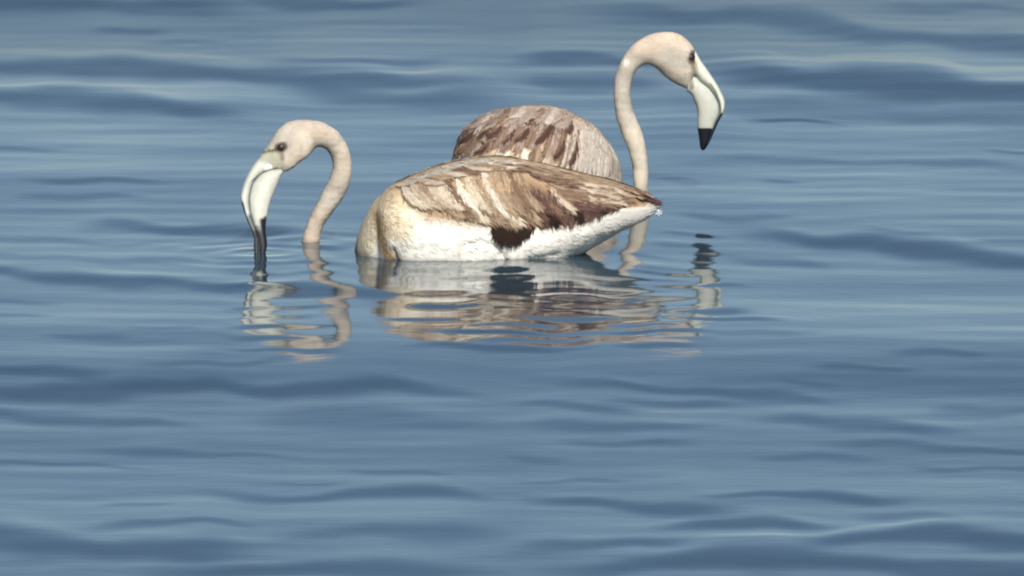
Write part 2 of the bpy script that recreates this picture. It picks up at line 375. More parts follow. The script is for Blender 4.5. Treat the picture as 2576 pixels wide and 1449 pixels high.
BARBS = {}
def barbs(parent, root, per, length, width, seed=1):
    """Loose barbs that fray every feather of one wing; one uncountable part."""
    g = np.random.default_rng(seed); A = []; CO = []; NN = []
    for V, K, NV, TV, nc in BARBS[parent.name]:
        m = len(V)//nc; i = g.integers(0, (m-1)*1, per); j = g.integers(0, nc-1, per); f = g.uniform(size=per); h = g.uniform(size=per)
        a = i*nc+j; P = (V[a]*(1-f)[:, None]+V[a+1]*f[:, None])*(1-h)[:, None]+(V[a+nc]*(1-f)[:, None]+V[a+nc+1]*f[:, None])*h[:, None]
        s = (j+f)/(nc-1)*2-1
        D = TV[a]; N = NV[a]; S = np.cross(N, D); D = D+S*(s*0.30+g.normal(0, 0.10, per))[:, None]; D /= np.linalg.norm(D, axis=1)[:, None]; S = np.cross(N, D)
        L = (length*g.uniform(0.5, 1.3, per))[:, None]; W = (width*g.uniform(0.6, 1.4, per))[:, None]
        A.append(np.stack([P-S*W*.5+N*.0001, P+S*W*.5+N*.0001, P+D*L*.6+S*W*.4+N*L*.04, P+D*L*.6-S*W*.4+N*L*.04, P+D*L+N*L*.05], 1).reshape(-1, 3))
        CO.append(np.repeat(K[a]*(1+0.05*g.normal(0, 1, per))[:, None], 5, 0)); NN.append(np.repeat(N, 5, 0))
    V = np.concatenate(A); b = np.arange(len(V)//5)*5
    o = mesh_obj('barbs', V, np.stack([b+3, b+2, b+1, b], 1).tolist()+np.stack([b+4, b+2, b+3], 1).tolist(), M_fuzz, parent, np.clip(np.concatenate(CO), .005, .92), origin=root, normals=np.concatenate(NN))
    o['kind'] = 'stuff'

def fuzz(name, me, n, length, width, flow, root, parent, keep=None, seed=1, lift=0.35, jitter=0.10, tone=0.10):
    """Soft barbs all over a skin, each a tapered sliver lying with the lie of the plumage; one uncountable part."""
    v = verts_of(me); me.calc_loop_triangles()
    tri = np.empty(len(me.loop_triangles)*3, np.int32); me.loop_triangles.foreach_get('vertices', tri); tri = tri.reshape(-1, 3)
    a = v[tri[:, 0]]; e1 = v[tri[:, 1]]-a; e2 = v[tri[:, 2]]-a; cr = np.cross(e1, e2); ar = np.linalg.norm(cr, axis=1)
    w = ar.copy()
    cen = a+(e1+e2)/3
    w[cen[:, 2] < -0.01] = 0
    if keep is not None: w = w*keep(cen)
    g = np.random.default_rng(seed); k = g.choice(len(tri), n, p=w/w.sum())
    r1, r2 = g.uniform(size=n), g.uniform(size=n); fl = r1+r2 > 1; r1[fl] = 1-r1[fl]; r2[fl] = 1-r2[fl]
    P = a[k]+e1[k]*r1[:, None]+e2[k]*r2[:, None]; N = cr[k]/ar[k][:, None]
    D = flow(P)+g.normal(0, jitter, (n, 3)); D -= N*np.sum(D*N, 1)[:, None]; D /= np.linalg.norm(D, axis=1)[:, None]
    vn = np.empty(len(v)*3); me.vertices.foreach_get('normal', vn); SN = vn.reshape(-1, 3)[tri[k, 0]]*0.85+D*0.0+g.normal(0, 0.015, (n, 3)); SN /= np.linalg.norm(SN, axis=1)[:, None]
    S = np.cross(N, D)
    L = (length(P) if callable(length) else length)*g.uniform(0.6, 1.3, n); W = width*g.uniform(0.6, 1.3, n)
    ca = me.color_attributes['Col']; cc = np.empty(len(v)*4, np.float32); ca.data.foreach_get('color', cc); cc = cc.reshape(-1, 4)[:, :3]
    col = cc[tri[k, 0]]*(1+tone*g.normal(0, 1, n))[:, None]
    L_ = L[:, None]; W_ = W[:, None]
    p0 = P-S*W_*0.5-N*0.0008; p1 = P+S*W_*0.5-N*0.0008
    md = P+D*L_*0.55+N*L_*lift*0.35; p2 = md+S*W_*0.42; p3 = md-S*W_*0.42; p4 = P+D*L_+N*L_*lift
    V = np.stack([p0, p1, p2, p3, p4], 1).reshape(-1, 3)
    b = np.arange(n)*5
    quads = np.stack([b+3, b+2, b+1, b], 1).tolist(); tris = np.stack([b+4, b+2, b+3], 1).tolist()
    o = mesh_obj(name, V, quads+tris, M_fuzz, parent, np.clip(np.repeat(col, 5, 0), 0.005, 0.92), origin=root, normals=np.repeat(SN, 5, 0))
    o['kind'] = 'stuff'
    return o

def eye(parent, bvh, px, py, r, Ymid, root):
    h, n = cast(bvh, px, py)
    h = np.array(h); n = np.array(n); out = []
    for side in (0, 1):
        c = h.copy(); nn = n.copy()
        if side: c[1] = 2*Ymid-c[1]; nn[1] = -nn[1]
        bm = bmesh.new(); bmesh.ops.create_uvsphere(bm, u_segments=14, v_segments=10, radius=r)
        q = Vector(nn).to_track_quat('Z', 'Y')
        for v in bm.verts: v.co = q @ Vector((v.co.x, v.co.y, v.co.z*0.45)) + Vector(c)-Vector(nn)*r*0.12-Vector(root)
        me = bpy.data.meshes.new('eye'); bm.to_mesh(me); bm.free()
        me.polygons.foreach_set('use_smooth', np.ones(len(me.polygons), bool)); me.materials.append(M_eye)
        o = bpy.data.objects.new('eye', me); C.objects.link(o); o.parent = parent; out.append(o)
    return out

def beak(parent, root, conv, pairs, frac, lat, Ys, ucol, lcol, nst=64):
    up, lo = [], []
    for (a, b), f in zip(pairs, frac):
        a = np.array(a, float); b = np.array(b, float)
        up.append((tuple(a), tuple(a+(b-a)*(f-0.004)))); lo.append((tuple(a+(b-a)*(f+0.016)), tuple(b)))
    grp = bpy.data.objects.new('beak', None); C.objects.link(grp); grp.parent = parent; grp.empty_display_size = 0.02
    out = []
    for nm, pr, base, k in (('upper_mandible', up, ucol, 0.92), ('lower_mandible', lo, lcol, 1.0)):
        V, F = contour_loft(pr, conv, [l*k for l in lat], Ys, nst, 24, 2.3)
        pix = project(np.array(V))
        out.append(mesh_obj(nm, V, F, M_bill, grp, paint(pix, base[0], base[1]), origin=root))
    return grp

# ------------------------------------------------------------------ the nearer bird, facing left
Y0 = on_water_y(638)
z1 = lambda x, y: (563.5+0.2779*x, 268.3+0.2779*y)      # enlarged picture of its head
z2 = lambda x, y: (872+0.3125*x, 348.8+0.3125*y)        # enlarged picture of its body
ROOT1 = np.array([at(1200, 638, Y0)[0], Y0, 0.0])
bird1 = thing('flamingo', 'young flamingo with white flank and streaked wing, bill tip dipped in the water', 'flamingo', ROOT1)

def body_loft(stations, Yc, nst=70, nseg=40, power=2.25):
    rows = catmull(stations, nst); rings = []
    for x, t, b, w in rows:
        T = at(x, t, Yc); B = at(x, b, Yc); c = (T+B)/2; h = (T[2]-B[2])/2
        ring = []
        for k in range(nseg):
            th = 2*math.pi*k/nseg; ct, st = math.cos(th), math.sin(th); e = 2/power
            ring.append((c[0], Yc+max(w, 0.002)*math.copysign(abs(st)**e, st), c[2]+h*math.copysign(abs(ct)**e, ct)))
        rings.append([np.array(p) for p in ring])
    return rings_mesh(rings)

st1 = [(942,580,635,.015),(946,535,675,.052),(956,503,700,.078),(978,473,718,.096),(1019,452,730,.108),(1066,433,735,.116),(1122,414,738,.12),(1184,402,738,.122),(1241,396,735,.12),
       (1285,400,730,.117),(1325,407,720,.112),(1372,416,702,.104),(1434,431,656,.090),(1497,446,618,.074),(1559,462,583,.055),(1606,478,561,.038),(1636,492,545,.024),(1652,505,528,.008)]
breast1 = [(893,630,660,.01),(897,605,690,.036),(908,570,705,.060),(930,526,715,.080),(960,494,720,.092),(1000,476,715,.090),(1040,490,700,.07)]
neck_pairs1 = [((840,1450),(660,1430)),((860,1240),(699,1225)),((893,1100),(727,1110)),((955,995),(782,985)),((1038,890),(838,862)),((1110,770),(902,745)),((1152,640),(957,640)),
  ((1157,500),(980,530)),((1130,385),(966,455)),((1080,282),(937,405)),((1010,205),(903,376)),((920,150),(866,366)),((830,122),(832,371)),((740,116),(806,400)),((650,119),(776,437)),((580,137),(736,475)),
  ((520,172),(690,508)),((452,250),(630,558)),((402,330),(572,588)),((364,395),(528,600)),((345,430),(500,600))]
lat1 = [.0145,.0145,.0140,.0142,.0150,.0153,.0150,.0147,.0145,.0145,.0148,.0160,.0175,.0190,.0205,.0212,.0212,.0195,.0165,.0140,.010]
YB, YT = on_water_y(611), on_water_y(640)
yn1 = list(np.linspace(YB, YB*0.55+YT*0.45, len(lat1)))
V1, F1 = body_loft(st1, Y0)
V2, F2 = body_loft(breast1, Y0+0.022)
V3, F3 = contour_loft(neck_pairs1, z1, lat1, yn1, 90, 24)
V4, F4 = contour_loft([((950,720),(950,660)),((880,745),(880,690)),((820,735),(800,690)),((800,680),(760,672)),((797,640),(762,640))], lambda x, y: (x, y), [.03,.024,.018,.015,.0145], [Y0+.02,Y0+.04,(Y0+YB)/2+.02,YB,YB], 24, 20)
skin1 = fuse([(V1, F1), (V2, F2), (V3, F3), (V4, F4)], 0.0030, 5)
v1 = verts_of(skin1)
def groove(me, v, Yp, lines):
    f = v.copy(); f[:, 1] = Yp; q = project(f); vn = np.empty(len(v)*3); me.vertices.foreach_get('normal', vn); d = np.zeros(len(v))
    side = v[:, 0] > at(890, 600, Yp)[0]
    for pts, w, dep in lines: d += dep*np.exp(-(seg_dist(q, pts)/w)**2)*side
    v = v-vn.reshape(-1, 3)*d[:, None]; me.vertices.foreach_set('co', v.ravel()); me.update(); return v
v1 = groove(skin1, v1, Y0, [([z2(960,770), z2(1080,750), z2(1200,790)], 6, .0040), ([z2(1210,800), z2(1270,880), z2(1330,970)], 6, .0035), ([z2(380,830), z2(400,930), z2(460,970)], 7, .005),
   ([z2(500,720), z2(900,760)], 40, -.0045), ([z2(1500,800), z2(2000,690)], 26, -.003), ([z2(330,560), z2(420,680)], 34, -.003), ([z2(560,900), z2(1000,930)], 22, -.003), ([z2(1480,900), z2(1700,880)], 8, .003)])
# plumage colours and painted fold shade by place on the body (same on both flanks)
flat = v1.copy(); onbody = v1[:, 0] > at(890, 600, Y0)[0]; flat[onbody, 1] = Y0
pix1 = project(flat)
zz = lambda pts: [z2(*p) for p in pts]
s1 = [
 (zz([(60,900),(180,650),(260,560)]), 34, 14, lin(218,206,180), 1), (zz([(330,420),(620,300),(1000,200),(1300,220),(1800,320),(2300,430)]), 34, 16, lin(196,172,142), 1),
 (zz([(300,520),(420,620)]), 40, 20, lin(216,200,170), .9), (zz([(470,480),(560,560)]), 22, 14, lin(238,228,202), .8),
 (zz([(250,600),(300,800),(350,900)]), 14, 10, lin(172,146,108), .95), (zz([(390,860),(400,940)]), 12, 9, lin(150,132,104), .7),  # the last, short stroke paints shade into the flank's front fold
 (zz([(700,420),(1300,480),(1600,480),(2000,440),(2300,400)]), 52, 18, lin(176,146,112), .9), (zz([(1600,560),(1900,520)]), 26, 14, lin(128,96,72), .8),
]
base1 = paint(pix1, WHITE, s1)
hn = [([z1(600,140), z1(760,200), z1(960,240)], 20, 14, lin(196,180,164), .7), ([z1(720,300), z1(690,420), z1(600,500)], 18, 12, lin(220,206,186), .6),
      ([z1(985,860), z1(960,940)], 26, 14, lin(214,204,188), .8), ([z1(870,1000), z1(800,1180)], 30, 14, lin(206,188,168), .8),
      ([z1(1060,430), z1(1080,600)], 26, 14, lin(206,192,172), .8)]
hn += [([z1(410,432), z1(470,455), z1(485,530)], 17, 5, SKIN, .8), ([z1(404,556)], 9, 3, lin(246,246,238), 1), ([z1(345,415), z1(440,398), z1(500,378)], 3.2, 2.2, lin(80,68,54), .95),  # the near-white dot is a painted glint at the bill base
       ([z1(520,380), z1(528,470)], 5, 3.5, lin(104,92,74), .75), ([z1(500,372), z1(530,362)], 12.5, 3.5, lin(72,54,42), .9), ([z1(640,300), z1(620,460)], 9, 8, lin(196,182,160), .5), ([z1(800,260), z1(900,260)], 14, 9, lin(196,180,158), .6), ([z1(770,330), z1(745,430)], 12, 8, lin(226,214,196), .7)]
neckc = paint(pix1, NECK, hn)
col1 = np.where(onbody[:, None], base1, neckc)
col1 *= (1+np.where(onbody, 0.04, 0.11)*vnoise(v1, 80, 3)+0.05*vnoise(v1, 230, 4))[:, None]
def uneven(me, v, mask, seed):
    vn = np.empty(len(v)*3); me.vertices.foreach_get('normal', vn)
    v = v+vn.reshape(-1, 3)*((0.0005*vnoise(v, 110, seed)+0.00035*vnoise(v, 240, seed+1))*np.where(mask, 0.6, 1))[:, None]
    me.vertices.foreach_set('co', v.ravel()); me.update(); return v
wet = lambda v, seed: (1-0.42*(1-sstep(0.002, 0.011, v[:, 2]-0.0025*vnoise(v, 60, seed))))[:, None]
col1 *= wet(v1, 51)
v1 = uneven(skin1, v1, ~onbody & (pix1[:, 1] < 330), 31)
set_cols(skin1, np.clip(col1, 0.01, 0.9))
bvh1 = BVHTree.FromPolygons([tuple(p) for p in v1], [tuple(p.vertices) for p in skin1.polygons])

def finish_skin(me, root, parent, name='body'):
    v = verts_of(me)-root; me.vertices.foreach_set('co', v.ravel()); me.update()
    me.polygons.foreach_set('use_smooth', np.ones(len(me.polygons), bool)); me.materials.append(M_body)
    o = bpy.data.objects.new(name, me); C.objects.link(o); o.parent = parent; return o

cen_neck1 = np.array([(np.array(z1(*a))+np.array(z1(*b)))/2 for a, b in neck_pairs1])
def flow1(P):
    D = np.tile(np.array([1.0, 0, -0.42]), (len(P), 1))
    nk = P[:, 0] < at(890, 600, Y0)[0]
    if nk.any():
        q = project(P[nk]); i = np.argmin(((q[:, None, :]-cen_neck1[None])**2).sum(2), 1)
        i0 = np.clip(i, 1, len(cen_neck1)-1); t = cen_neck1[i0-1]-cen_neck1[i0]
        D[nk] = np.stack([t[:, 0], np.zeros(len(t)), -t[:, 1]], 1)/np.linalg.norm(t, axis=1)[:, None]
    return D
fuzz('contour_plumage', skin1, 42000, lambda P: np.where(P[:, 0] < at(890, 600, Y0)[0], 0.0042, 0.0105), 0.0011, flow1, ROOT1, bird1, seed=5, lift=0.035, jitter=0.10, tone=0.012)
finish_skin(skin1, ROOT1, bird1)

# bill
bp1 = [((372,378),(537,588)),((320,460),(516,630)),((250,550),(490,692)),((190,660),(457,765)),((157,760),(426,840)),((150,830),(406,905)),((172,920),(390,985)),((210,1030),(379,1065)),((250,1120),(378,1140)),((272,1200),(390,1225)),((270,1300),(380,1310)),((305,1400),(335,1400))]
fr1 = [.86,.62,.37,.27,.28,.29,.28,.30,.32,.36,.42,.5]
bl1 = [.0135,.0142,.0145,.0142,.0135,.0125,.0115,.0100,.0088,.0078,.0062,.003]
by1 = list(np.linspace(YB*0.55+YT*0.45, YT, len(bl1)))
zh = lambda pts: [z1(*p) for p in pts]
ub1 = [(zh([(370,430),(470,440),(490,510)]), 21, 8, SKIN, .85), (zh([(404,556)]), 9, 3, lin(250,250,244), 1), (zh([(395,592),(320,625),(258,668)]), 2.2, 1.6, HORNGREY, .9),  # the near-white dot repeats the painted glint on the bill
       (zh([(360,412),(440,398),(500,385)]), 3.2, 2.5, lin(92,82,66), .9), (zh([(520,380),(520,470)]), 5, 3, lin(110,100,84), .7),
       (zh([(158,880),(185,990),(240,1110),(262,1210),(270,1400)]), 5.5, 3, BLACK, 1), (zh([(245,1000),(285,1110),(310,1220),(320,1400)]), 9, 4, HORNGREY, .85), (zh([(280,1190),(310,1260),(310,1400)]), 20, 6, lin(46,46,48), .9)]
lb1 = [(zh([(300,1110),(330,1240),(330,1400)]), 10, 4, HORNGREY, .8), (zh([(300,1190),(330,1260),(330,1400)]), 20, 6, lin(46,46,48), .9), (zh([(352,1040),(365,1110),(375,1230),(350,1400)]), 9, 3, BLACK, 1), (zh([(375,1000),(380,1060)]), 3, 2, BLACK, 1),
       (zh([(230,800),(236,960),(270,1070)]), 1.6, 1.2, lin(150,150,140), .8)]
beak(bird1, ROOT1, z1, bp1, fr1, bl1, by1, (HORN, ub1), (HORN, lb1))
YH1 = float(np.mean(yn1[-5:]))
eye(bird1, bvh1, *z1(514,372), .0056, YH1, ROOT1)

# wing: a smooth folded shell with every larger feather laid on it
def wing_shell(name, bvh, top, low, thick, root, parent, colf, mirror=None, nu=46, nv=12):
    tp = catmull(top, nu); lw = catmull(low, nu); V = []; B = []
    for i in range(nu):
        for j in range(nv):
            t = j/(nv-1); x, y = tp[i]*(1-t)+lw[i]*t
            h, n = cast(bvh, x, y)
            if h is None:
                q = at(x, y, V[-1][1] if V else 0); h, n, _, _ = bvh.find_nearest(Vector(q))
            h = np.array(h); n = np.array(n)
            e = math.sin(math.pi*min(1, max(0, i/(nu-1))))**0.4*(math.sin(math.pi*(0.08+0.88*t))**0.6)
            V.append(h+n*(thick*e-0.0015)); B.append(h-n*0.004)
    m = len(V); F = []
    for i in range(nu-1):
        for j in range(nv-1):
            a = i*nv+j; f = (a, a+1, a+nv+1, a+nv); F.append(f); F.append(tuple(k+m for k in f[::-1]))
    edge = [i*nv for i in range(nu)]+[(nu-1)*nv+j for j in range(1, nv)]+[i*nv+nv-1 for i in range(nu-2, -1, -1)]+[j for j in range(nv-2, 0, -1)]
    for a, b in zip(edge, edge[1:]+edge[:1]): F.append((a, b, b+m, a+m))
    P = np.array(V+B); cols = colf(P)
    if mirror is not None: P = mirror(P); F = [f[::-1] for f in F]
    return mesh_obj(name, P, F, M_body, parent, cols, origin=root)

mir1 = lambda V: np.stack([V[:, 0], 2*Y0-V[:, 1], V[:, 2]], 1)
wtop = zz([(330,430),(620,320),(900,240),(1200,200),(1500,230),(1800,300),(2100,370),(2350,440),(2470,500)])
wlow = zz([(330,560),(560,590),(800,570),(1000,640),(1250,690),(1500,660),(1900,620),(2200,530),(2470,505)])
def wcol1(P):
    flat = P.copy(); flat[:, 1] = np.minimum(flat[:, 1], Y0); q = project(P)
    return paint(q, lin(178,150,118), [(zz([(1450,460),(1750,600),(2000,600)]), 34, 16, lin(110,78,66), .9), (zz([(2000,400),(2400,460)]), 26, 12, lin(150,122,98), .8), (zz([(420,470),(520,540)]), 26, 14, lin(232,212,172), .8)])
mir_skip = 0
WINGMEAN = lin(182,156,128)
def jit(c, s=0.08):
    c = np.asarray(c); c = c*0.78+0.22*float(c@np.array([0.3, 0.55, 0.15]))
    c = c*0.97+0.03*WINGMEAN
    return np.clip(c*(1+random.gauss(0, s*0.7)), 0.008, 0.9)
def lerp_poly(pts, t):
    p = np.array(pts, float); d = np.concatenate([[0], np.cumsum(np.linalg.norm(np.diff(p, axis=0), axis=1))]); d /= max(d[-1], 1e-9)
    return np.array([np.interp(t, d, p[:, 0]), np.interp(t, d, p[:, 1])])
def tract(wing, bvh, conv, roots, tips, n, width, pal, bend, root, mirror, lift, name='feather', jt=8, order=-1):
    """n overlapping feathers from a line of roots to a line of tips (picture coordinates)."""
    for i in range(n):
        t = (i+0.5)/n; a = lerp_poly(roots, t)+np.array([random.uniform(-jt, jt), random.uniform(-jt, jt)*0.6]); b = lerp_poly(tips, t)+np.array([random.uniform(-jt, jt)*1.4, random.uniform(-jt, jt)*1.2])
        if mirror is mir_skip and a[0] > 950: continue
        ab = b-a; perp = np.array([-ab[1], ab[0]])
        mid = (a+b)/2+perp*bend*random.uniform(0.6, 1.3); q = (a*0.25+mid*0.5+b*0.25)
        c = pal[i % len(pal)]
        lf = (lift[0]+0.0005*order*i/n, lift[1]+0.0012*random.uniform(-0.5, 1))
        feather(name, bvh, [conv(*a), conv(*((a+mid)/2+perp*bend*0.25)), conv(*mid), conv(*((b+mid)/2+perp*bend*0.25)), conv(*b)], width*random.uniform(0.85, 1.15), [jit(k) for k in c], root, wing, mirror, lf)

creamF = (lin(214,190,150), lin(240,226,198), lin(160,130,96), lin(216,194,158))
paleF = (lin(228,212,182), lin(248,240,222), lin(166,136,100), lin(240,226,202))
tanF = (lin(150,118,84), lin(198,170,134), lin(168,138,104), lin(190,160,124))
brownF = (lin(96,66,48), lin(158,124,94), lin(128,96,72), lin(150,118,90))
dkF = (lin(62,38,32), lin(112,78,66), lin(90,60,50), lin(120,86,70))
purF = (lin(70,42,40), lin(118,82,76), lin(98,66,60), lin(104,72,62))
blkF = (lin(26,16,15), lin(44,26,23), lin(36,22,20), lin(48,28,24))
pinkF = (lin(190,164,134), lin(230,210,180), lin(158,128,100), lin(216,194,162))

greyB = (lin(176,164,152), lin(218,210,200), lin(186,172,158), lin(214,204,192))  # pale tone paints the highlight along the back ridge into these feathers
for mir in (None, mir1):
    wing = wing_shell('wing', bvh1, wtop, wlow, 0.005, ROOT1, bird1, wcol1, mir)
    # dark flight feathers showing under the lower edge
    tract(wing, bvh1, z2, [(1210,680),(1540,640)], [(1190,775),(1260,832),(1370,815),(1470,735)], 9, .0090, [blkF], 0.05, ROOT1, mir, (.001, .005), 'flight_feather', 6)
    tract(wing, bvh1, z2, [(1500,600),(1900,560),(2250,500)], [(1560,690),(1850,650),(2180,548)], 9, .0085, [dkF, blkF, dkF], 0.06, ROOT1, mir, (.001, .004), 'flight_feather', 8)
    # long tertials running back over the rump
    tract(wing, bvh1, z2, [(1500,560),(1560,420),(1600,300)], [(2050,585),(2260,515),(2440,455)], 6, .0085, [purF, brownF, pinkF, brownF, tanF, brownF], -0.03, ROOT1, mir, (.001, .006), 'tertial', 8)
    tract(wing, bvh1, z2, [(1780,420),(1800,350),(1840,320)], [(2140,500),(2280,455),(2350,430)], 3, .0075, [pinkF, pinkF, tanF], -0.05, ROOT1, mir, (.003, .007), 'tertial', 8)
    tract(wing, bvh1, z2, [(2200,420),(2260,400)], [(2470,520),(2500,512)], 2, .0055, [blkF, dkF], 0.02, ROOT1, mir, (.001, .003), 'wing_tip_feather', 4)
    tract(wing, bvh1, z2, [(1400,230),(1480,300),(1500,400)], [(1800,330),(1880,420),(1900,520)], 7, .0085, [tanF, brownF, brownF, purF], 0.03, ROOT1, mir, (.002, .006), 'covert_feather', 10)
    tract(wing, bvh1, z2, [(1640,290),(1680,380),(1700,470)], [(2060,370),(2120,450),(2080,540)], 7, .0085, [tanF, pinkF, brownF, tanF, purF], 0.03, ROOT1, mir, (.001, .006), 'covert_feather', 10)
    # lower coverts, brown with streaks
    tract(wing, bvh1, z2, [(760,470),(1000,500),(1250,510),(1450,520)], [(900,610),(1130,665),(1330,700),(1560,660)], 11, .0085, [tanF, brownF, tanF, creamF, brownF], 0.08, ROOT1, mir, (.001, .006), 'covert_feather')
    # dark purple-brown cluster behind
    tract(wing, bvh1, z2, [(1360,300),(1420,330),(1520,340),(1640,340)], [(1520,540),(1640,600),(1760,600),(1840,560)], 7, .0085, [brownF, purF, dkF, purF, brownF, purF, pinkF], 0.10, ROOT1, mir, (.002, .007), 'covert_feather')
    # the bold pale streaks of the scapulars
    tract(wing, bvh1, z2, [(420,400),(640,350),(860,310),(1060,270),(1280,230),(1420,230)], [(600,560),(800,560),(1030,580),(1240,600),(1440,600),(1580,560)], 14, .0092, [creamF, pinkF, tanF, pinkF, creamF, brownF, paleF, creamF, tanF, paleF, tanF, tanF, brownF, tanF], 0.10, ROOT1, mir, (.003, .009), 'scapular_feather', 6)
    # small back feathers along the ridge
    tract(wing, bvh1, z2, [(520,345),(800,250),(1050,205),(1300,205)], [(700,390),(960,300),(1230,255),(1480,270)], 8, .0075, [pinkF, tanF, creamF, brownF], 0.06, ROOT1, mir, (.004, .008), 'back_feather', 6)
    tract(wing, bvh1, z2, [(360,400),(560,310),(800,225),(1000,180),(1200,165)], [(520,370),(760,280),(1000,215),(1230,195),(1420,215)], 11, .0070, [creamF, greyB, greyB, creamF, greyB], 0.05, ROOT1, mir, (.002, .005), 'back_feather', 6)
    tract(wing, bvh1, z2, [(1300,200),(1500,230),(1800,290)], [(1600,300),(1820,330),(2150,385)], 9, .0075, [tanF, brownF, tanF], 0.03, ROOT1, mir, (.002, .006), 'back_feather', 6)

    barbs(wing, ROOT1, 130, 0.013, 0.0011, 3)

# tail: white under-tail feathers reaching back
tail = bpy.data.objects.new('tail', None); C.objects.link(tail); tail.parent = bird1; tail.empty_display_size = 0.02
whiteF = (lin(236,230,216), lin(248,244,234), lin(236,230,216), lin(248,246,238))
for mir in (None, mir1):
    tract(tail, bvh1, z2, [(1950,640),(1980,700),(2000,760)], [(2480,540),(2440,590),(2330,660)], 6, .009, [whiteF], 0.03, ROOT1, mir, (.000, .003), 'tail_feather', 6)
barbs(tail, ROOT1, 60, 0.012, 0.0011, 4)

# a drop hanging from the tail tip
dc = at(1657, 534, Y0-0.004)
bm = bmesh.new(); bmesh.ops.create_uvsphere(bm, u_segments=18, v_segments=14, radius=0.0062)
for v in bm.verts:
    if v.co.z > 0: v.co.x *= 1-0.55*(v.co.z/0.0062)**1.5; v.co.y *= 1-0.55*(v.co.z/0.0062)**1.5; v.co.z *= 1.5
me = bpy.data.meshes.new('water_drop'); bm.to_mesh(me); bm.free()
me.polygons.foreach_set('use_smooth', np.ones(len(me.polygons), bool)); me.materials.append(M_drop)
drop = bpy.data.objects.new('water_drop', me); C.objects.link(drop); drop.location = dc
drop['label'] = 'bright water drop hanging from the white tail of the dipping flamingo'; drop['category'] = 'drop'

# ------------------------------------------------------------------ the farther bird, head up, facing right
YN2 = on_water_y(484); YC2 = on_water_y(495)
z3 = lambda x, y: (1475.8+0.3147*x, 53.7+0.3147*y)
z4 = lambda x, y: (1106.8+0.2083*x, 241.5+0.2083*y)
XC2 = at(1358, 495, YC2)[0]
ROOT2 = np.array([XC2, YC2, 0.0])
bird2 = thing('flamingo', 'young flamingo with neck raised in a hook and brown mottled back, bill held above water', 'flamingo', ROOT2)
YAW = R(40); AX = np.array([math.cos(YAW), math.sin(YAW), 0]); SD = np.array([-math.sin(YAW), math.cos(YAW), 0])
# along the body from tail to breast: place, top, bottom, half width
prof2 = [(-.160,.034,.015,.006),(-.154,.068,-.005,.038),(-.132,.096,-.04,.074),(-.09,.113,-.06,.095),(-.03,.119,-.06,.102),(.02,.117,-.06,.102),(.07,.103,-.06,.096),(.11,.080,-.06,.082),(.135,.058,-.05,.060),(.150,.034,-.03,.033),(.154,.010,.0,.008)]
rows = catmull(prof2, 60); rings = []
for s, t, b, w in rows:
    t *= 1.2; s *= 0.91; w *= 0.89; c = ROOT2+AX*s; h = (t-b)/2; zc = (t+b)/2
    rings.append([c+SD*(w*math.copysign(abs(math.sin(k*math.pi/20))**0.9, math.sin(k*math.pi/20)))+np.array([0, 0, zc+h*math.copysign(abs(math.cos(k*math.pi/20))**0.9, math.cos(k*math.pi/20))]) for k in range(40)])
W1 = rings_mesh(rings)
neck_pairs2 = [((365,1600),(500,1600)),((368,1450),(500,1450)),((372,1330),(492,1330)),((360,1150),(490,1140)),((322,1010),(472,970)),((265,870),(425,830)),((228,730),(375,710)),((213,590),(352,590)),((222,450),(362,470)),
  ((262,340),(390,405)),((320,240),(425,365)),((395,165),(468,342)),((480,112),(515,352)),((560,88),(565,388)),((640,80),(620,440)),((710,90),(675,480)),((780,122),(735,515)),((838,180),(785,538)),((872,240),(815,550)),((890,290),(825,555))]
lat2 = [.0135,.0130,.0122,.0125,.0132,.0135,.0135,.0135,.0135,.0138,.0142,.0155,.0175,.0195,.0210,.0215,.0205,.0185,.0155,.012]
W2 = contour_loft(neck_pairs2, z3, lat2, [YN2]*len(lat2), 90, 24)
fr_end = ROOT2+AX*.14
def tube(pts, rad):
    P = catmull(np.array([list(p)+[r] for p, r in zip(pts, rad)]), 24); T = np.gradient(P[:, :3], axis=0); rg = []
    for p, t in zip(P, T):
        t = t/np.linalg.norm(t); u = np.cross(t, [0.2, 1, 0.1]); u /= np.linalg.norm(u); w = np.cross(t, u)
        rg.append([p[:3]+p[3]*(math.cos(a)*u+math.sin(a)*w) for a in np.linspace(0, 2*math.pi, 20, endpoint=False)])
    return rings_mesh(rg)
nb2 = at(*z3(433,1480), YN2)
W3 = tube([fr_end+np.array([-.03,0,-.03]), fr_end+np.array([.02,.01,-.055]), nb2+np.array([-.03,0,-.05]), nb2+np.array([0,0,-.02]), nb2+np.array([0,0,.02])], [.045,.030,.018,.0145,.0135])
skin2 = fuse([W1, W2, W3], 0.0030, 5)
v2 = verts_of(skin2)
cen_neck2 = np.array([(np.array(z3(*a))+np.array(z3(*b)))/2 for a, b in neck_pairs2])
def on_neck2(P):
    q = project(P); hw = np.interp(q[:, 1], [200, 330, 480], [60, 28, 26]); return (seg_dist(q, cen_neck2) < hw) & ((P[:, 0] > at(1566, 440, YN2)[0]) | (q[:, 1] < 385)) & (q[:, 0] > 1520)
onb2 = ~on_neck2(v2)
pix2 = project(v2)
zq = lambda pts: [z4(*p) for p in pts]
b2 = paint(pix2, lin(206,194,178), [(zq([(300,520),(700,260),(1200,200),(1600,280)]), 34, 18, lin(190,170,154), .9), (zq([(300,600),(800,480),(1300,450)]), 34, 18, lin(160,128,104), .9),
   (zq([(700,700),(1150,680)]), 26, 12, lin(226,204,168), .9), (zq([(2100,600),(2160,720)]), 12, 7, lin(236,232,222), 1), (zq([(2050,800),(2080,920)]), 14, 8, lin(150,140,128), .8)])
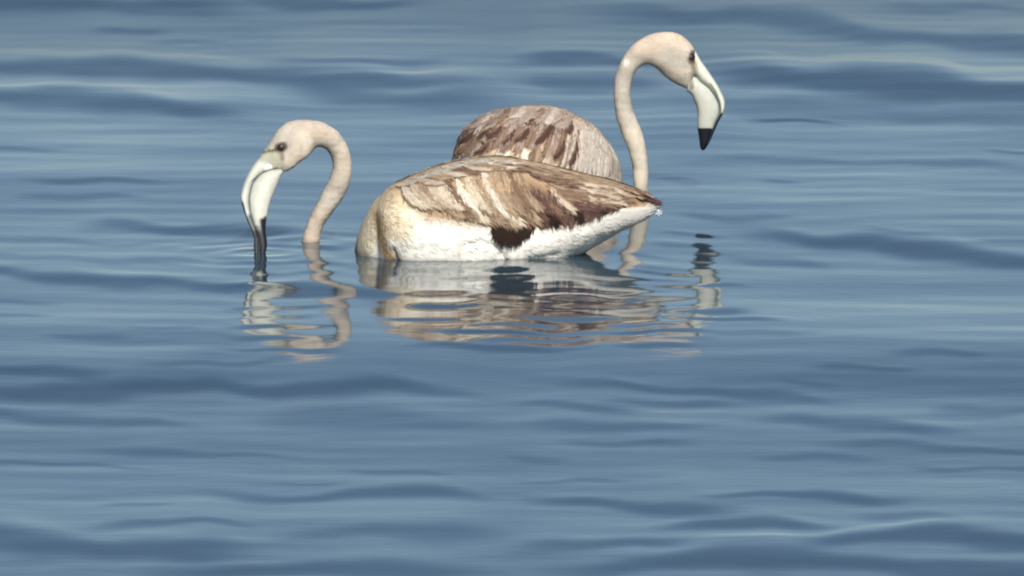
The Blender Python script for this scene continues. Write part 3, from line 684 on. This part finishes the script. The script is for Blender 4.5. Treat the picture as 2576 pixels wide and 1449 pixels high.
n2 = paint(pix2, lin(189,179,165), [([z3(420,200), z3(620,120), z3(760,170)], 22, 14, lin(206,186,166), .8), ([z3(740,440)], 9, 6, lin(176,166,140), .6), ([z3(318,330)], 7, 4, lin(238,224,208), .8), ([z3(350,900), z3(440,1200)], 24, 12, lin(204,194,174), .8),  # the small pale dab at the neck bend is a painted highlight
   ([z3(856,270), z3(848,310)], 12, 4, lin(70,52,40), .9), ([z3(860,350), z3(845,450)], 6, 4, lin(140,132,106), .8), ([z3(838,500), z3(832,540)], 6, 4, lin(120,108,84), .8), ([z3(640,380), z3(760,420)], 10, 8, lin(200,186,162), .6), ([z3(560,300), z3(520,200)], 16, 10, lin(204,186,162), .5)])
col2 = np.where(onb2[:, None], b2, n2)*(1+np.where(onb2, 0.04, 0.11)*vnoise(v2, 80, 13)+0.05*vnoise(v2, 230, 14))[:, None]
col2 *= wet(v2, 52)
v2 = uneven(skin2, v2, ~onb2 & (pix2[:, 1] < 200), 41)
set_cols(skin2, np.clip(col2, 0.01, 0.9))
bvh2 = BVHTree.FromPolygons([tuple(p) for p in v2], [tuple(p.vertices) for p in skin2.polygons])
cen_neck2 = np.array([(np.array(z3(*a))+np.array(z3(*b)))/2 for a, b in neck_pairs2])
def flow2(P):
    D = np.tile(-AX*0.45+np.array([-.1, 0, -0.8]), (len(P), 1))
    nk = on_neck2(P)
    q = project(P[nk]); i = np.argmin(((q[:, None, :]-cen_neck2[None])**2).sum(2), 1); i0 = np.clip(i, 1, len(cen_neck2)-1); t = cen_neck2[i0-1]-cen_neck2[i0]
    D[nk] = np.stack([t[:, 0], np.zeros(len(t)), -t[:, 1]], 1)/np.linalg.norm(t, axis=1)[:, None]
    return D
fuzz('contour_plumage', skin2, 36000, lambda P: np.where(on_neck2(P), 0.0042, 0.0110), 0.0011, flow2, ROOT2, bird2, seed=6, lift=0.035, jitter=0.10, tone=0.012)
finish_skin(skin2, ROOT2, bird2)

bp2 = [((868,235),(800,560)),((915,318),(838,590)),((958,378),(858,635)),((1015,462),(878,685)),((1070,555),(886,740)),((1104,640),(884,790)),((1094,725),(886,838)),((1055,800),(890,880)),((1020,880),(898,925)),((985,960),(903,975)),((955,1010),(910,1015)),((938,1030),(922,1030))]
fr2 = [.60,.46,.40,.28,.22,.20,.18,.16,.15,.16,.25,.5]
bl2 = [.0125,.0140,.0145,.0145,.0140,.0130,.0118,.0105,.0090,.0075,.0052,.002]
ub2 = [([z3(865,330), z3(870,460)], 7, 5, lin(150,146,122), .85), ([z3(850,380), z3(845,520)], 5, 4, lin(140,134,112), .8), ([z3(990,500), z3(1030,560), z3(1060,660), z3(1075,740)], 3, 2, lin(120,124,96), .8),
       ([z3(1085,760), z3(1040,850), z3(980,960), z3(935,1040)], 9, 3, BLACK, 1)]
lb2 = [([z3(880,900), z3(960,900), z3(1030,905)], 15, 1.5, BLACK, 1), ([z3(880,960), z3(960,960), z3(1000,960)], 14, 1.5, BLACK, 1), ([z3(900,1020), z3(950,1020)], 14, 2, BLACK, 1),
       ([z3(835,480), z3(840,530)], 6, 3, lin(120,112,90), .8), ([z3(855,600), z3(900,720)], 5, 4, lin(196,190,172), .7)]
beak(bird2, ROOT2, z3, bp2, fr2, bl2, [YN2]*len(bl2), (lin(214,214,196), ub2), (HORN, lb2))
eye(bird2, bvh2, *z3(844,285), .0058, YN2, ROOT2)

def mir2(V):
    d = (V-ROOT2)@SD; return V-2*d[:, None]*SD
mir_skip = mir2
wtop2 = zq([(260,520),(480,290),(760,200),(1050,170),(1350,200),(1600,290),(1760,420)])
wlow2 = zq([(240,700),(450,760),(700,800),(950,840),(1200,860),(1450,880),(1620,880)])
def wcol2(P):
    return paint(project(P), lin(178,152,128), [(zq([(400,600),(700,420),(1000,400),(1300,400)]), 24, 14, lin(140,106,88), .9), (zq([(700,720),(1150,720)]), 24, 12, lin(230,206,168), .9), (zq([(1500,400),(1620,800)]), 18, 10, lin(200,184,164), .9)])
redF = (lin(60,32,24), lin(104,72,58), lin(134,104,86), lin(90,60,46))
duskF = (lin(112,80,62), lin(174,144,122), lin(146,114,94), lin(154,122,100))
greyF = (lin(206,188,168), lin(226,210,192), lin(206,186,166), lin(222,206,188))
goldF = (lin(176,138,88), lin(226,202,160), lin(190,152,100), lin(236,214,172))
softF = (lin(156,130,112), lin(200,178,160), lin(172,148,130), lin(194,172,154))
for mir in (None, mir2):
    w2 = wing_shell('wing', bvh2, wtop2 if mir is None else wtop2[:4], wlow2 if mir is None else wlow2[:4], 0.004 if mir is None else 0.002, ROOT2, bird2, wcol2, mir)
    tract(w2, bvh2, z4, [(500,560),(800,580),(1100,600),(1350,620)], [(420,800),(720,850),(1020,880),(1260,900)], 9, .0075, [goldF, goldF, creamF, paleF, goldF, paleF, brownF, tanF, pinkF], -0.05, ROOT2, mir, (.001, .005), 'covert_feather', 30)
    tract(w2, bvh2, z4, [(400,440),(640,380),(860,340),(1060,320),(1300,320),(1460,340)], [(250,720),(480,690),(720,620),(920,620),(1130,640),(1330,680)], 22, .0052, [duskF, brownF, duskF, softF, duskF, brownF, softF], -0.08, ROOT2, mir, (.002, .007), 'scapular_feather', 46)
    for a_, b_, w_ in (((1380,310),(1170,560),.0060), ((1060,400),(960,530),.0042), ((900,400),(800,560),.0040), ((740,380),(640,480),.0048), ((640,290),(540,470),.0050), ((720,480),(500,680),.0046), ((440,420),(320,520),.0034), ((1490,540),(1390,710),.0036), ((1640,560),(1560,800),.0030), ((1560,300),(1540,420),.0034), ((1180,260),(1100,320),.0034)):
        tract(w2, bvh2, z4, [a_, a_], [b_, b_], 1, w_, [redF], -0.08, ROOT2, mir, (.004, .009), 'scapular_feather', 3)
    tract(w2, bvh2, z4, [(1480,330),(1600,380),(1720,440)], [(1400,820),(1540,860),(1620,880)], 6, .0070, [brownF, greyF, duskF, greyF, brownF, greyF], -0.04, ROOT2, mir, (.001, .006), 'covert_feather', 12)
    tract(w2, bvh2, z4, [(520,270),(800,190),(1100,150),(1400,170),(1600,240)], [(330,450),(620,350),(930,320),(1200,330),(1450,400)], 14, .0062, [softF, greyF, softF, softF, duskF], -0.08, ROOT2, mir, (.004, .009), 'back_feather', 40)
    barbs(w2, ROOT2, 150, 0.012, 0.0011, 5)
breast = bpy.data.objects.new('breast', None); C.objects.link(breast); breast.parent = bird2; breast.empty_display_size = 0.02
tract(breast, bvh2, z4, [(1700,400),(1850,450),(1980,520),(2060,600)], [(1640,860),(1780,930),(1920,950),(2040,900)], 9, .0065, [greyF, PALE_ := (lin(200,188,172), lin(224,214,202), lin(204,192,178), lin(220,210,196))], -0.03, ROOT2, None, (.0005, .004), 'breast_feather', 10)
barbs(breast, ROOT2, 150, 0.012, 0.0011, 6)
